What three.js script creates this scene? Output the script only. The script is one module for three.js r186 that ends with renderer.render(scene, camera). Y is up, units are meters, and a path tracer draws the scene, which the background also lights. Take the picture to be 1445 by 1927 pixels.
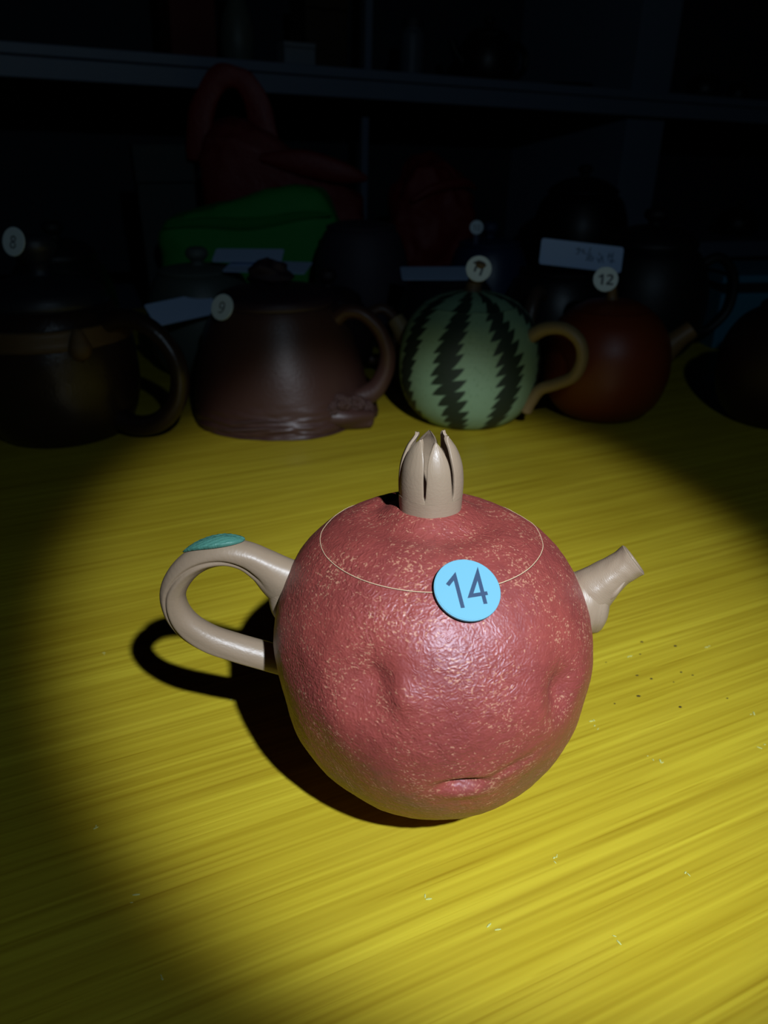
import * as THREE from 'three';
import { ImprovedNoise } from 'three/addons/math/ImprovedNoise.js';
import { mergeGeometries } from 'three/addons/utils/BufferGeometryUtils.js';

// ---------------------------------------------------------------- camera, light, exposure
const scene = new THREE.Scene();
scene.background = new THREE.Color(0x000000);
const camera = new THREE.PerspectiveCamera(65.43, 1445 / 1927, 0.01, 10);
camera.position.set(0, 0.17, 0);
camera.rotation.set(THREE.MathUtils.degToRad(-25.14), 0, 0);
camera.focus = 0.195;
camera.userData.fStop = 20;
scene.add(camera);

const renderer = new THREE.WebGLRenderer({ antialias: true });
renderer.toneMapping = THREE.LinearToneMapping;
renderer.toneMappingExposure = 1.0;
renderer.shadowMap.enabled = true;

// one hand torch above the camera: hot centre of the beam, soft corona round it, and stray light
const TORCH = [0.12, 0.386, 0.15], AIM = [0.028, 0, -0.266];
function beam(name, intensity, degrees, penumbra, color, aim = AIM) {
  const l = new THREE.SpotLight(color, intensity, 0, THREE.MathUtils.degToRad(degrees), penumbra, 2);
  l.name = name; l.position.set(...TORCH); l.target.position.set(...aim);
  l.castShadow = true; l.shadow.radius = 0.35; l.shadow.mapSize.set(2048, 2048);
  l.shadow.camera.near = 0.02; l.shadow.camera.far = 4;
  scene.add(l, l.target);
}
beam('torch_beam', 0.70, 15.8, 0.24, new THREE.Color().setRGB(0.77, 0.87, 1.0));
beam('torch_hot_centre', 0.48, 14.0, 1.0, new THREE.Color().setRGB(0.77, 0.87, 1.0), [0.036, 0, -0.226]);
beam('torch_fringe', 0.06, 16.6, 0.2, new THREE.Color().setRGB(1.0, 0.55, 0.2));
beam('torch_stray_light', 0.075, 66, 0.42, new THREE.Color().setRGB(0.55, 0.79, 1.0), [0.03, 0.02, -0.42]);

// ---------------------------------------------------------------- helpers
const noiseSource = new ImprovedNoise();
const noise = (x, y, z) => noiseSource.noise(x + 101.3, y + 57.7, z + 33.1);
let seed = 20240611;
const rnd = () => { seed = (seed * 1664525 + 1013904223) >>> 0; return seed / 4294967296; };
const clamp = (x, a = 0, b = 1) => Math.min(b, Math.max(a, x));
const smooth = (a, b, x) => { const t = clamp((x - a) / (b - a)); return t * t * (3 - 2 * t); };
const mix = (a, b, t) => a + (b - a) * t;
const V = (x, y, z) => new THREE.Vector3(x, y, z);
const usedNames = {};
function numbered(name) { const n = usedNames[name] = (usedNames[name] ?? -1) + 1; return n ? `${name}_${String(n).padStart(3, '0')}` : name; }
function tag(o, label, category, group, kind) {
  if (label) o.userData.label = label;
  if (category) o.userData.category = category;
  if (group) o.userData.group = group;
  if (kind) o.userData.kind = kind;
  return o;
}
function thing(name, label, category, [x, y, z] = [0, 0, 0], turn = 0, group) {
  const o = new THREE.Group(); o.name = numbered(name); o.position.set(x, y, z); o.rotation.y = turn;
  scene.add(o); return tag(o, label, category, group);
}
function part(name, geometry, material, parent, label) {
  const m = new THREE.Mesh(geometry, material); m.name = name; m.castShadow = m.receiveShadow = true;
  parent.add(m); if (label) m.userData.label = label; return m;
}
// a grid of points f(u, v) with smooth normals; wrap closes it in v or u
function grid(nu, nv, f, { wrapU = false, wrapV = false, uv, flip = false } = {}) {
  const w = nv + 1, P = new Float32Array((nu + 1) * w * 3), N = new Float32Array(P.length), T = new Float32Array((nu + 1) * w * 2), I = [];
  for (let i = 0; i <= nu; i++) for (let j = 0; j <= nv; j++) {
    const p = f(i / nu, j / nv), k = i * w + j; P.set(p, k * 3);
    T.set(uv ? uv(i / nu, j / nv, p) : [i / nu, j / nv], k * 2);
  }
  const at = (i, j) => { const k = (i * w + j) * 3; return [P[k], P[k + 1], P[k + 2]]; };
  const step = (i, n, wrap, d) => wrap ? (i + d + n) % n : clamp(i + d, 0, n);
  for (let i = 0; i <= nu; i++) for (let j = 0; j <= nv; j++) {
    let n = null;
    for (const back of [0, 1, -1]) {                     // at a pole look one row further in
      const jj = clamp(j + back, 0, nv), ii = clamp(i + back, 0, nu);
      const i0 = wrapU && i === nu ? 0 : i, j0 = wrapV && j === nv ? 0 : j;
      const iu = wrapV ? ii : i0, ju = wrapV ? j0 : jj;
      const a = at(step(iu, nu, wrapU, 1), ju), b = at(step(iu, nu, wrapU, -1), ju), c = at(iu, step(ju, nv, wrapV, 1)), d = at(iu, step(ju, nv, wrapV, -1));
      const x = [a[0] - b[0], a[1] - b[1], a[2] - b[2]], y = [c[0] - d[0], c[1] - d[1], c[2] - d[2]];
      const q = [x[1] * y[2] - x[2] * y[1], x[2] * y[0] - x[0] * y[2], x[0] * y[1] - x[1] * y[0]], l = Math.hypot(...q);
      if (l > 1e-14 && l > 1e-4 * (Math.hypot(...x) * Math.hypot(...y) + 1e-12)) { n = q.map((e) => e / l * (flip ? -1 : 1)); break; }
    }
    N.set(n ?? [0, 1, 0], (i * w + j) * 3);
  }
  for (let i = 0; i < nu; i++) for (let j = 0; j < nv; j++) {
    const a = i * w + j, b = a + w, c = b + 1, d = a + 1;
    if (flip) I.push(a, c, b, a, d, c); else I.push(a, b, c, a, c, d);
  }
  const g = new THREE.BufferGeometry();
  g.setAttribute('position', new THREE.BufferAttribute(P, 3)); g.setAttribute('normal', new THREE.BufferAttribute(N, 3));
  g.setAttribute('uv', new THREE.BufferAttribute(T, 2)); g.setIndex(I); return g;
}
// piecewise Catmull-Rom through rows of numbers
function spline(rows) {
  const n = rows.length - 1;
  return (t) => {
    const x = clamp(t) * n, i = Math.min(n - 1, Math.floor(x)), f = x - i;
    const a = rows[Math.max(0, i - 1)], b = rows[i], c = rows[i + 1], d = rows[Math.min(n, i + 2)];
    return b.map((_, k) => 0.5 * (2 * b[k] + (c[k] - a[k]) * f + (2 * a[k] - 5 * b[k] + 4 * c[k] - d[k]) * f * f + (3 * b[k] - a[k] - 3 * c[k] + d[k]) * f * f * f));
  };
}
// turned shape: rows of [radius, height], bent(x, y, z, angle) reshapes it
function turned(rows, { seg = 72, n = 60, bent, straight = false } = {}) {
  const s = straight ? (t) => { const x = clamp(t) * (rows.length - 1), i = Math.min(rows.length - 2, Math.floor(x)); return rows[i].map((e, k) => mix(e, rows[i + 1][k], x - i)); } : spline(rows);
  return grid(seg, straight ? rows.length - 1 : n, (u, v) => {
    const [r, y] = s(v), a = u * Math.PI * 2, p = [Math.max(0, r) * Math.sin(a), y, -Math.max(0, r) * Math.cos(a)];
    return bent ? bent(...p, a) : p;
  }, { wrapU: true, flip: true, uv: (u, v, p) => [u * 0.25, v * 0.12] });
}
// swept shape: rows of [x, y, z, a, b]; a is the half width in the plane of the path, b across it (along B)
function swept(rows, { n = 60, m = 32, B = [0, 0, 1], shape, caps = [true, true], hollow = 0, wall = 0.7 } = {}) {
  const s = spline(rows), b = V(...B), rings = [];
  const frame = (t) => {
    const p = s(t), q = s(Math.min(1, t + 0.004)), o = s(Math.max(0, t - 0.004));
    const T = V(q[0] - o[0], q[1] - o[1], q[2] - o[2]).normalize(), N = b.clone().cross(T).normalize();
    return { c: V(p[0], p[1], p[2]), T, N, B: T.clone().cross(N).negate().multiplyScalar(-1), a: p[3], b: p[4], t };
  };
  for (let i = 0; i <= n; i++) rings.push(frame(i / n));
  const dome = (r, sign) => [0.25, 0.5, 0.7, 0.85, 0.95, 1].map((k) => ({ ...r, c: r.c.clone().addScaledVector(r.T, sign * 0.5 * Math.min(r.a, r.b) * k), a: r.a * Math.sqrt(1 - k * k), b: r.b * Math.sqrt(1 - k * k) }));
  if (caps[0]) rings.unshift(...dome(rings[0], -1).reverse());
  if (hollow) {
    const e = rings[rings.length - 1];
    rings.push({ ...e, a: e.a * mix(1, wall, 0.5), b: e.b * mix(1, wall, 0.5), c: e.c.clone().addScaledVector(e.T, 0.0003) });
    for (let i = 0; i <= 6; i++) { const r = frame(1 - hollow * i / 6); rings.push({ ...r, a: e.a * wall, b: e.b * wall }); }
    const l = rings[rings.length - 1]; rings.push({ ...l, a: 0, b: 0 });
  } else if (caps[1]) rings.push(...dome(rings[rings.length - 1], 1));
  return grid(rings.length - 1, m, (u, v) => {
    const r = rings[Math.round(u * (rings.length - 1))], th = v * Math.PI * 2, k = shape ? shape(th, r.t) : 1;
    const p = r.c.clone().addScaledVector(r.N, r.a * k * Math.cos(th)).addScaledVector(r.B, r.b * k * Math.sin(th));
    return [p.x, p.y, p.z];
  }, { wrapV: true, flip: true, uv: (u, v) => [u * 0.1, v * 0.025] });
}
// box with softened edges; top-only uv in metres
function slab(w, h, d, r = 0.001) {
  const s = new THREE.Shape(), x = w / 2 - r, y = h / 2 - r;
  s.moveTo(-x, -y); s.lineTo(x, -y); s.lineTo(x, y); s.lineTo(-x, y); s.closePath();
  const g = new THREE.ExtrudeGeometry(s, { depth: d - 2 * r, bevelEnabled: true, bevelThickness: r, bevelSize: r, bevelSegments: 2 });
  g.translate(0, 0, -d / 2 + r); return g;
}
function roundedSheet(w, h, radius, thick) {
  const s = new THREE.Shape(), x = w / 2, y = h / 2;
  s.moveTo(-x + radius, -y); s.lineTo(x - radius, -y); s.quadraticCurveTo(x, -y, x, -y + radius); s.lineTo(x, y - radius); s.quadraticCurveTo(x, y, x - radius, y);
  s.lineTo(-x + radius, y); s.quadraticCurveTo(-x, y, -x, y - radius); s.lineTo(-x, -y + radius); s.quadraticCurveTo(-x, -y, -x + radius, -y);
  const g = new THREE.ExtrudeGeometry(s, { depth: thick, bevelEnabled: false, curveSegments: 6 }); g.translate(0, 0, -thick / 2); return g;
}

// ---------------------------------------------------------------- textures
function texture(w, h, fill, srgb, repeat) {
  const d = new Uint8Array(w * h * 4);
  for (let y = 0; y < h; y++) for (let x = 0; x < w; x++) { const c = fill(x / w, y / h, x, y), k = (y * w + x) * 4; d[k] = c[0]; d[k + 1] = c[1]; d[k + 2] = c[2]; d[k + 3] = 255; }
  const t = new THREE.DataTexture(d, w, h); t.magFilter = THREE.LinearFilter; t.minFilter = THREE.LinearMipmapLinearFilter; t.generateMipmaps = true;
  t.wrapS = t.wrapT = THREE.RepeatWrapping; if (srgb) t.colorSpace = THREE.SRGBColorSpace; if (repeat) t.repeat.set(...repeat); t.needsUpdate = true; return t;
}
// tileable grain of fired clay, 1 tile = 5 cm
const clayBump = texture(256, 256, (u, v) => {
  const a = u * Math.PI * 2, b = v * Math.PI * 2, R = 6, p = [R * Math.cos(a), R * Math.sin(a), R * Math.cos(b) + 3.1 * R * Math.sin(b)];
  const g = clamp(128 + 90 * noise(...p) + 60 * noise(p[0] * 3, p[1] * 3, p[2] * 3)); const q = clamp(128 + 80 * noise(...p) + 70 * noise(p[0] * 3.1, p[1] * 3.1, p[2] * 3.1), 0, 255); return [q, q, q];
}, false, [20, 20]);
function clay(hex, roughness = 0.5, bump = 0.00015, extra = {}) {
  return new THREE.MeshPhysicalMaterial({ color: hex, roughness, bumpMap: bump ? clayBump : null, bumpScale: bump, ...extra });
}

// ---------------------------------------------------------------- room, table and shelf share one turn
const TURN = THREE.MathUtils.degToRad(24.95);
const U = V(Math.cos(TURN), 0, -Math.sin(TURN)), W = V(Math.sin(TURN), 0, Math.cos(TURN));
const roomPoint = (u, y, w) => U.clone().multiplyScalar(u).addScaledVector(W, w).setY(y);

{ // floor and the wall behind the shelf
  const floorM = new THREE.MeshStandardMaterial({ color: 0x3a3632, roughness: 0.8, bumpMap: clayBump, bumpScale: 0.0005 });
  const wallM = new THREE.MeshStandardMaterial({ color: 0x4a4a4a, roughness: 0.9, bumpMap: clayBump, bumpScale: 0.0005 });
  const fl = part('floor', slab(4.4, 0.1, 3.2, 0.002), floorM, scene); fl.position.copy(roomPoint(0.1, -0.77, 0.1)); fl.rotation.y = TURN; tag(fl, 'dark floor under the bamboo table', null, null, 'structure');
  const wl = part('wall_back', slab(4.4, 2.6, 0.1, 0.002), wallM, scene); wl.position.copy(roomPoint(0.1, 0.58, -1.45)); wl.rotation.y = TURN; tag(wl, 'dark wall behind the shelf', null, null, 'structure');
}

{ // bamboo table
  const W_ = 2048;
  // long thin fibres: several layers of stretched noise, periodic along both axes of a 0.6 m tile
  const ring = (u, v, fu, fv, s) => { // periodic noise through two circles folded into three axes
    const a = u * Math.PI * 2, b = v * Math.PI * 2;
    return noise(fu * Math.cos(a) + s + 2.3 * fv * Math.sin(b), fu * Math.sin(a) - s, fv * Math.cos(b) + s * 0.7);
  };
  const grain = new Float32Array(W_ * W_);
  const table1 = (n, s) => { const r = new Float32Array(n); for (let i = 0; i < n; i++) { s = (s * 1664525 + 1013904223) >>> 0; r[i] = s / 4294967296; } return r; };
  // fibres as value noise on lanes: each lane has its own tone that changes slowly along its length
  const lanes = [[36, 5, 0.12, 11], [120, 6, 0.10, 23], [300, 6, 0.22, 37], [600, 9, 0.34, 51], [1024, 20, 0.22, 71]];
  for (const [nl, ns, amp, s] of lanes) {
    const r = table1(nl * ns, s), off = table1(nl, s + 5);
    for (let y = 0; y < W_; y++) {
      const lv = y / W_ * nl, l0 = Math.floor(lv), lf = lv - l0, sm = lf * lf * (3 - 2 * lf);
      for (let x = 0; x < W_; x++) {
        let val = 0;
        for (let q = 0; q < 2; q++) {
          const l = (l0 + q) % nl, sx = ((x / W_ + off[l]) % 1) * ns, i0 = Math.floor(sx), f = sx - i0, g = f * f * (3 - 2 * f);
          val += (q ? sm : 1 - sm) * mix(r[l * ns + i0 % ns], r[l * ns + (i0 + 1) % ns], g);
        }
        grain[y * W_ + x] += amp * (val - 0.5);
      }
    }
  }
  // short dark pores
  for (let k = 0; k < 2600; k++) {
    const y0 = Math.floor(rnd() * W_), x0 = Math.floor(rnd() * W_), len = 30 + rnd() * 130, deep = 0.08 + 0.16 * rnd(), wide = rnd() < 0.4 ? 2 : 1;
    for (let i = 0; i < len; i++) for (let w = 0; w < wide; w++) { const fade = Math.sin(Math.PI * i / len); grain[((y0 + w) % W_) * W_ + (x0 + i) % W_ | 0] -= deep * fade; }
  }
  const col = texture(W_, W_, (u, v, x, y) => {
    const g = grain[y * W_ + x], patch = 0.10 * ring(u, v, 1.2, 1.6, 3) , t = clamp(0.64 + 0.95 * g + 0.7 * patch);
    return [mix(150, 216, t), mix(122, 198, t), mix(20, 56, t)];
  }, true);
  const rough = texture(512, 512, (u, v) => { const q = 118 + 50 * ring(u, v, 3, 4, 9); return [q, q, q]; });
  const bump = texture(W_, W_, (u, v, x, y) => { const q = clamp(150 + 190 * grain[y * W_ + x], 0, 255); return [q, q, q]; });
  const bamboo = new THREE.MeshPhysicalMaterial({ map: col, roughnessMap: rough, roughness: 1.0, bumpMap: bump, bumpScale: 0.00008, specularIntensity: 0.5 });
  const t = thing('bamboo_table', 'yellow bamboo table with fine straight grain under all the teapots', 'table', roomPoint(0.1, 0, -0.265).toArray(), TURN);
  const top = slab(1.75, 0.03, 1.32, 0.004); top.translate(0, -0.015, 0);
  { const p = top.attributes.position, a = top.attributes.uv; for (let i = 0; i < p.count; i++) a.setXY(i, p.getX(i) / 0.6 + 0.13, p.getZ(i) / 0.6 + 0.31 + p.getY(i)); }
  part('tabletop', top, bamboo, t);
  for (const [x, z] of [[-0.8, -0.58], [0.8, -0.58], [-0.8, 0.58], [0.8, 0.58]]) { const leg = slab(0.06, 0.69, 0.06, 0.004); leg.translate(x, -0.375, z); part('leg', leg, bamboo, t); }
}

{ // pale flecks and dark specks lying on the table round the pomegranate teapot
  const light = [], dark = [];
  const spots = [[0.0682, -0.2009], [0.0675, -0.2030], [0.0812, -0.1874], [0.0847, -0.1852], [0.1170, -0.1919], [0.1193, -0.2061], [0.0442, -0.1506], [0.0429, -0.1486], [-0.1028, -0.2402], [-0.0610, -0.1377], [0.0881, -0.2392], [0.0112, -0.1370], [0.0257, -0.1304], [0.0769, -0.1448], [0.0539, -0.1266], [-0.0794, -0.1604], [-0.0508, -0.2150], [-0.0490, -0.1171], [0.1193, -0.2456]];
  for (const [x, z] of spots) for (let k = 0; k < 2; k++) {
    const g = new THREE.IcosahedronGeometry(0.00022 + 0.00022 * rnd(), 0); g.scale(1 + 1.6 * rnd(), 0.35, 0.7); g.rotateY(rnd() * 6); g.translate(x + (rnd() - 0.5) * 0.003, 0.0001, z + (rnd() - 0.5) * 0.003); light.push(g);
  }
  for (let k = 0; k < 16; k++) { const g = new THREE.IcosahedronGeometry(0.0002 + 0.0003 * rnd(), 0); g.scale(1 + rnd(), 0.4, 1); g.translate(0.055 + 0.07 * rnd(), 0.00008, -0.21 - 0.04 * rnd()); dark.push(g); }
  const a = part('crumbs', mergeGeometries(light), new THREE.MeshStandardMaterial({ color: 0xc4cc7c, roughness: 0.8 }), scene); tag(a, 'pale crumbs scattered on the yellow tabletop', 'crumbs', null, 'stuff');
  const b = part('specks', mergeGeometries(dark), new THREE.MeshStandardMaterial({ color: 0x2a1d10, roughness: 0.9 }), scene); tag(b, 'tiny dark specks on the tabletop right of the pomegranate teapot', 'specks', null, 'stuff');
}

// shelf axes: s along its front edge, t up, d towards the camera
const shelfO = V(-0.3613, 0.249, -0.8656), sU = V(0.9061, -0.0339, -0.4216), sV = V(0.0307, 0.9994, -0.0143), sW = V(0.4219, 0, 0.9067);
const shelfQ = new THREE.Quaternion().setFromRotationMatrix(new THREE.Matrix4().makeBasis(sU, sV, sW));
const onShelf = (s, t, d) => shelfO.clone().addScaledVector(sU, s).addScaledVector(sV, t).addScaledVector(sW, d);
{
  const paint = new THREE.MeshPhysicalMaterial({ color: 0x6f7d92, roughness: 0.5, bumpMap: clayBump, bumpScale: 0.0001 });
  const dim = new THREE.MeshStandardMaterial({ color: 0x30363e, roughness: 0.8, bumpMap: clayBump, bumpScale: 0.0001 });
  const t = thing('display_shelf', 'pale painted display shelf crossing the dark background', 'shelf'); t.position.copy(shelfO); t.quaternion.copy(shelfQ);
  const add = (name, s0, s1, t0, t1, d0, d1, m = paint) => { const g = slab(s1 - s0, t1 - t0, d1 - d0, 0.0008); g.translate((s0 + s1) / 2, (t0 + t1) / 2, (d0 + d1) / 2); return part(name, g, m, t); };
  add('rail', -0.35, 1.45, -0.026, -0.0075, -0.02, 0.002);
  add('shelf_board', -0.35, 1.45, -0.006, 0.004, -0.30, 0.0);
  add('shelf_board', 0.8425, 1.45, -0.212, -0.189, -0.30, 0.0);
  add('shelf_board', -0.35, 0.775, -0.290, -0.266, -0.30, 0.0);
  add('shelf_board', -0.35, 1.45, 0.30, 0.326, -0.30, 0.0);
  add('upright', 0.776, 0.842, -0.29, 0.2995, -0.30, -0.0205);
  add('upright', -0.40, -0.351, -0.25, 0.326, -0.30, 0.0);
  add('upright', 1.451, 1.50, -0.25, 0.326, -0.30, 0.0);
  add('post', 0.419, 0.428, 0.0041, 0.30, -0.11, -0.10); add('post', 0.417, 0.426, -0.2655, -0.0065, -0.11, -0.10);
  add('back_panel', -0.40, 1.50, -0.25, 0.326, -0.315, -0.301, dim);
}

// ---------------------------------------------------------------- stickers and cards
const stickerPaper = new THREE.MeshStandardMaterial({ color: 0xccdfe8, roughness: 0.6 });
const stickerBlue = new THREE.MeshPhysicalMaterial({ color: 0x66a6bb, roughness: 0.5 });
function printed(paint, background, size = 256) {
  const c = document.createElement('canvas'); c.width = c.height = size; const x = c.getContext('2d');
  x.fillStyle = background; x.fillRect(0, 0, size, size); x.lineCap = 'butt'; x.lineJoin = 'miter'; paint(x, size);
  const t = new THREE.CanvasTexture(c); t.colorSpace = THREE.SRGBColorSpace; return t;
}
function sticker(parent, [x, y, z], [nx, ny, nz], radius, roll, print, body, label) {
  const n = V(nx, ny, nz).normalize(), up = V(0, 1, 0).addScaledVector(n, -n.y).normalize(), right = up.clone().cross(n);
  const g = turned([[0, -0.0004], [radius * 0.99, -0.0004], [radius, -0.0003], [radius, 0.0002], [radius * 0.985, 0.0003], [0, 0.0003]], { seg: 64, straight: true }); g.rotateX(Math.PI / 2);
  const s = part('number_sticker', g, body, parent, label);
  s.position.set(x, y, z); s.quaternion.setFromRotationMatrix(new THREE.Matrix4().makeBasis(right, up, n)).multiply(new THREE.Quaternion().setFromAxisAngle(V(0, 0, 1), roll));
  const d = new THREE.CircleGeometry(radius * 0.965, 64); d.translate(0, 0, 0.00038);
  part('printed_number', d, new THREE.MeshPhysicalMaterial({ map: print, roughness: 0.5 }), s); return s;
}
const numberPrint = (text, tilt = 0, bold = '') => printed((x, s) => { x.translate(s / 2, s / 2); x.rotate(tilt); x.fillStyle = '#1a2530'; x.font = `${bold} ${s * 0.62}px sans-serif`; x.textAlign = 'center'; x.textBaseline = 'middle'; x.fillText(text, 0, s * 0.02); }, '#ccdfe8', 128);

// ---------------------------------------------------------------- the pomegranate teapot in the light
{
  const t = thing('pomegranate_teapot', 'red pomegranate-shaped clay teapot with beige twig handle and sticker 14', 'teapot', [0.0122, 0.0025, -0.1769]); t.scale.setScalar(0.985);
  const H0 = 0.0586, RHO = [0.0586, 0.0548, 0.0511, 0.0471, 0.0430, 0.0391, 0.0352, 0.0310, 0.0267, 0.0257].map((e) => [e]), rho = spline(RHO);
  const LID = 0.6161;                                              // latitude of the lid's edge
  const lean = (p) => { const k = p[1] - H0; return [p[0] - 0.028 * k, p[1], p[2] - 0.066 * k]; };
  // hollows: [x, y, z, radius, depth]
  const dents = [[-0.0175, 0.0600, 0.0370, 0.0074, 0.0026], [-0.0140, 0.0620, 0.0376, 0.0034, 0.0009], [0.0292, 0.0560, 0.0315, 0.0050, 0.0026], [0.0292, 0.0515, 0.0318, 0.0046, 0.0018], [-0.0402, 0.0408, 0.0124, 0.012, 0.0012], [0.038, 0.040, 0.020, 0.012, 0.0014], [-0.0326, 0.0578, 0.0253, 0.009, 0.0008], [-0.024, 0.031, 0.032, 0.011, 0.0012], [0.0217, 0.0300, 0.034, 0.008, 0.0008]];
  const bulges = [[0.0006, 0.0712, 0.035, 0.010, 0.0007], [-0.003, 0.046, 0.041, 0.013, 0.0006], [0.037, 0.054, 0.022, 0.008, 0.0008], [-0.0082, 0.0600, 0.0395, 0.0034, 0.0009], [-0.022, 0.050, 0.034, 0.006, 0.0004], [0.020, 0.050, 0.036, 0.008, 0.0006]];
  function skin(phi, a, fine = true) {
    let r = rho((phi + Math.PI / 2) / Math.PI)[0];
    const cx = Math.cos(phi), dir = [cx * Math.sin(a), Math.sin(phi), -cx * Math.cos(a)];
    const p = [dir[0] * r, H0 + dir[1] * r, dir[2] * r];
    let k = 0;
    if (fine) {
      const facing = smooth(1.5, 1.1, Math.abs(phi));
      k += facing * (0.0007 * noise(p[0] * 45, p[1] * 45, p[2] * 45) + 0.0003 * noise(p[0] * 110, p[1] * 110, p[2] * 110));
      k += 0.00009 * noise(p[0] * 420, p[1] * 420, p[2] * 420);
      for (const [x, y, z, s, h] of dents) k -= h * Math.exp(-((p[0] - x) ** 2 + (p[1] - y) ** 2 + (p[2] - z) ** 2) / (s * s));
      for (const [x, y, z, s, h] of bulges) k += h * Math.exp(-((p[0] - x) ** 2 + (p[1] - y) ** 2 + (p[2] - z) ** 2) / (s * s));
      // pocket-like crease with a lip under it, and a shallow valley running up from it to the right
      if (p[2] > 0) {
        const along = p[0] - 0.0050, off = p[1] - 0.0372 + 9 * along * along, fade = Math.exp(-((along / 0.0052) ** 2));
        k -= 0.0024 * fade * Math.exp(-((off / 0.0016) ** 2)); k += 0.0005 * fade * Math.exp(-(((off + 0.0034) / 0.0020) ** 2));
        const a2 = p[0] - 0.0155, o2 = p[1] - 0.0398 - 0.32 * a2, f2 = Math.exp(-((a2 / 0.0062) ** 2)); k -= 0.0007 * f2 * Math.exp(-((o2 / 0.0017) ** 2));
      }
      // the ring round the calyx
const rr = Math.hypot(p[0] - 0.0002, p[2] + 0.0018); if (phi > 0.5) k += 0.0022 * smooth(0.0145, 0.0072, rr) - 0.0005 * Math.exp(-(((rr - 0.0160) / 0.0025) ** 2));
    }
    r += k; return [dir[0] * r, Math.max(0.0, H0 + dir[1] * r), dir[2] * r];
  }
  const TW = 2048, TH = 1024, point = (u, v) => { const p = skin((v - 0.5) * Math.PI, u * Math.PI * 2, false); return [p[0] * 1000, p[1] * 1000, p[2] * 1000]; };
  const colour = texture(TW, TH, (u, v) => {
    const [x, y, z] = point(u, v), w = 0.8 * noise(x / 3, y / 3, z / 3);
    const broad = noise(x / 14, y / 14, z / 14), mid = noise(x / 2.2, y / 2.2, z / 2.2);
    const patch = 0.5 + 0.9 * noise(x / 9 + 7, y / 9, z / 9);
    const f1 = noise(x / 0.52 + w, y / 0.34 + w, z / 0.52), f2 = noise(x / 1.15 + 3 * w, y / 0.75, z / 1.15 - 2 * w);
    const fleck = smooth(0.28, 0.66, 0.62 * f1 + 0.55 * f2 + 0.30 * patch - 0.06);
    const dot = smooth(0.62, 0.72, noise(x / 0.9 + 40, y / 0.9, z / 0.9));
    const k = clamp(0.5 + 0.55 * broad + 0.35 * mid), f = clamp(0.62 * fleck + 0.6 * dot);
    // the red turns browner towards the foot, in cloudy patches
    const footBrown = 0.75 * smooth(40, 16, y + 14 * broad + 6 * mid), r = mix(mix(130, 152, k), 118, footBrown), g = mix(mix(58, 71, k), 82, footBrown), b = mix(mix(53, 62, k), 64, footBrown);
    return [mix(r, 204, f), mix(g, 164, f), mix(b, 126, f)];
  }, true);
  const relief = texture(TW, TH, (u, v) => {
    const [x, y, z] = point(u, v), w1 = noise(x / 2.4, y / 2.4, z / 2.4), w2 = noise(x / 2.4 + 9, y / 2.4, z / 2.4 + 5);
    const X = x / 1.35 + 1.1 * w1, Y = y / 1.1 + 1.1 * w2, Z = z / 1.35 - 1.1 * w1;
    const ridge = 1 - Math.min(1, 2.2 * Math.abs(noise(X, Y, Z))), fine = noise(x / 0.55, y / 0.5, z / 0.55);
    const strength = 0.55 + 0.7 * clamp(0.5 + noise(x / 16 + 3, y / 16, z / 16));
    const q = clamp(110 + strength * (95 * ridge + 55 * fine - 30), 0, 255); return [q, q, q];
  });
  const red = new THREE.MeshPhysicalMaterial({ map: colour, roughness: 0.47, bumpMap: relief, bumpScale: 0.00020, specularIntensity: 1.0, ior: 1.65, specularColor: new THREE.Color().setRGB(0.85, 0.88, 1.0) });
  const beige = clay(0x95826c, 0.40, 0.00006), beigeInside = clay(0x4a3428, 0.8, 0.00016), rimLine = clay(0xd9bd98, 0.6, 0);
  const uvOf = (v0, v1) => (u, v) => [u, mix(v0, v1, v)];
  const toV = (phi) => phi / Math.PI + 0.5;
  const surface = (p0, p1, nu, nv) => grid(nu, nv, (u, v) => lean(skin(mix(p0, p1, v), u * Math.PI * 2)), { wrapU: true, flip: true, uv: uvOf(toV(p0), toV(p1)) });
  // body with the wall of its mouth turned in under the lid
  const gap = 0.0035, mouth = grid(240, 4, (u, v) => { const p = skin(LID - gap, u * Math.PI * 2), k = 1 - 0.10 * v; return lean([p[0] * k, p[1] - 0.003 * v, p[2] * k]); }, { wrapU: true, flip: true, uv: (u, v) => [u, toV(LID)] });
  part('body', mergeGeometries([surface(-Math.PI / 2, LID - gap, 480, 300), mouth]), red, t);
  const skirt = grid(240, 4, (u, v) => { const p = skin(LID + gap, u * Math.PI * 2), k = 1 - 0.06 * v; return lean([p[0] * k, p[1] - 0.0025 * v, p[2] * k]); }, { wrapU: true, uv: (u, v) => [u, toV(LID)] });
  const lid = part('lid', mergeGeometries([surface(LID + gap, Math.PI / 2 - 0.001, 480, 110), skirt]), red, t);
  part('lid_edge', grid(240, 8, (u, v) => {
    const a = u * Math.PI * 2, p = skin(LID + gap * 0.6, a), c = v * Math.PI * 2, r = 0.00010, n = [Math.sin(a), -Math.cos(a)];
    return lean([p[0] + n[0] * r * Math.cos(c), p[1] + r * Math.sin(c), p[2] + n[1] * r * Math.cos(c)]);
  }, { wrapU: true, wrapV: true }), rimLine, lid, 'thin pale line round the lid');
part('foot', turned([[0, -0.00252], [0.0090, -0.00252], [0.0095, -0.0020], [0.0098, 0.003], [0, 0.003]], { seg: 64, straight: true, bent: (x, y, z) => [x + 0.0016, y, z + 0.0020] }), red, t);

  // calyx: a tube that splits into six pointed sepals
  const topY = 0.0850, cx = -0.0007, cz = -0.0036, tall = 0.0196;
  const radius = spline([[0.0079], [0.0080], [0.0081], [0.0081], [0.0079], [0.0075], [0.0067], [0.0055], [0.0038]]);
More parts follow.
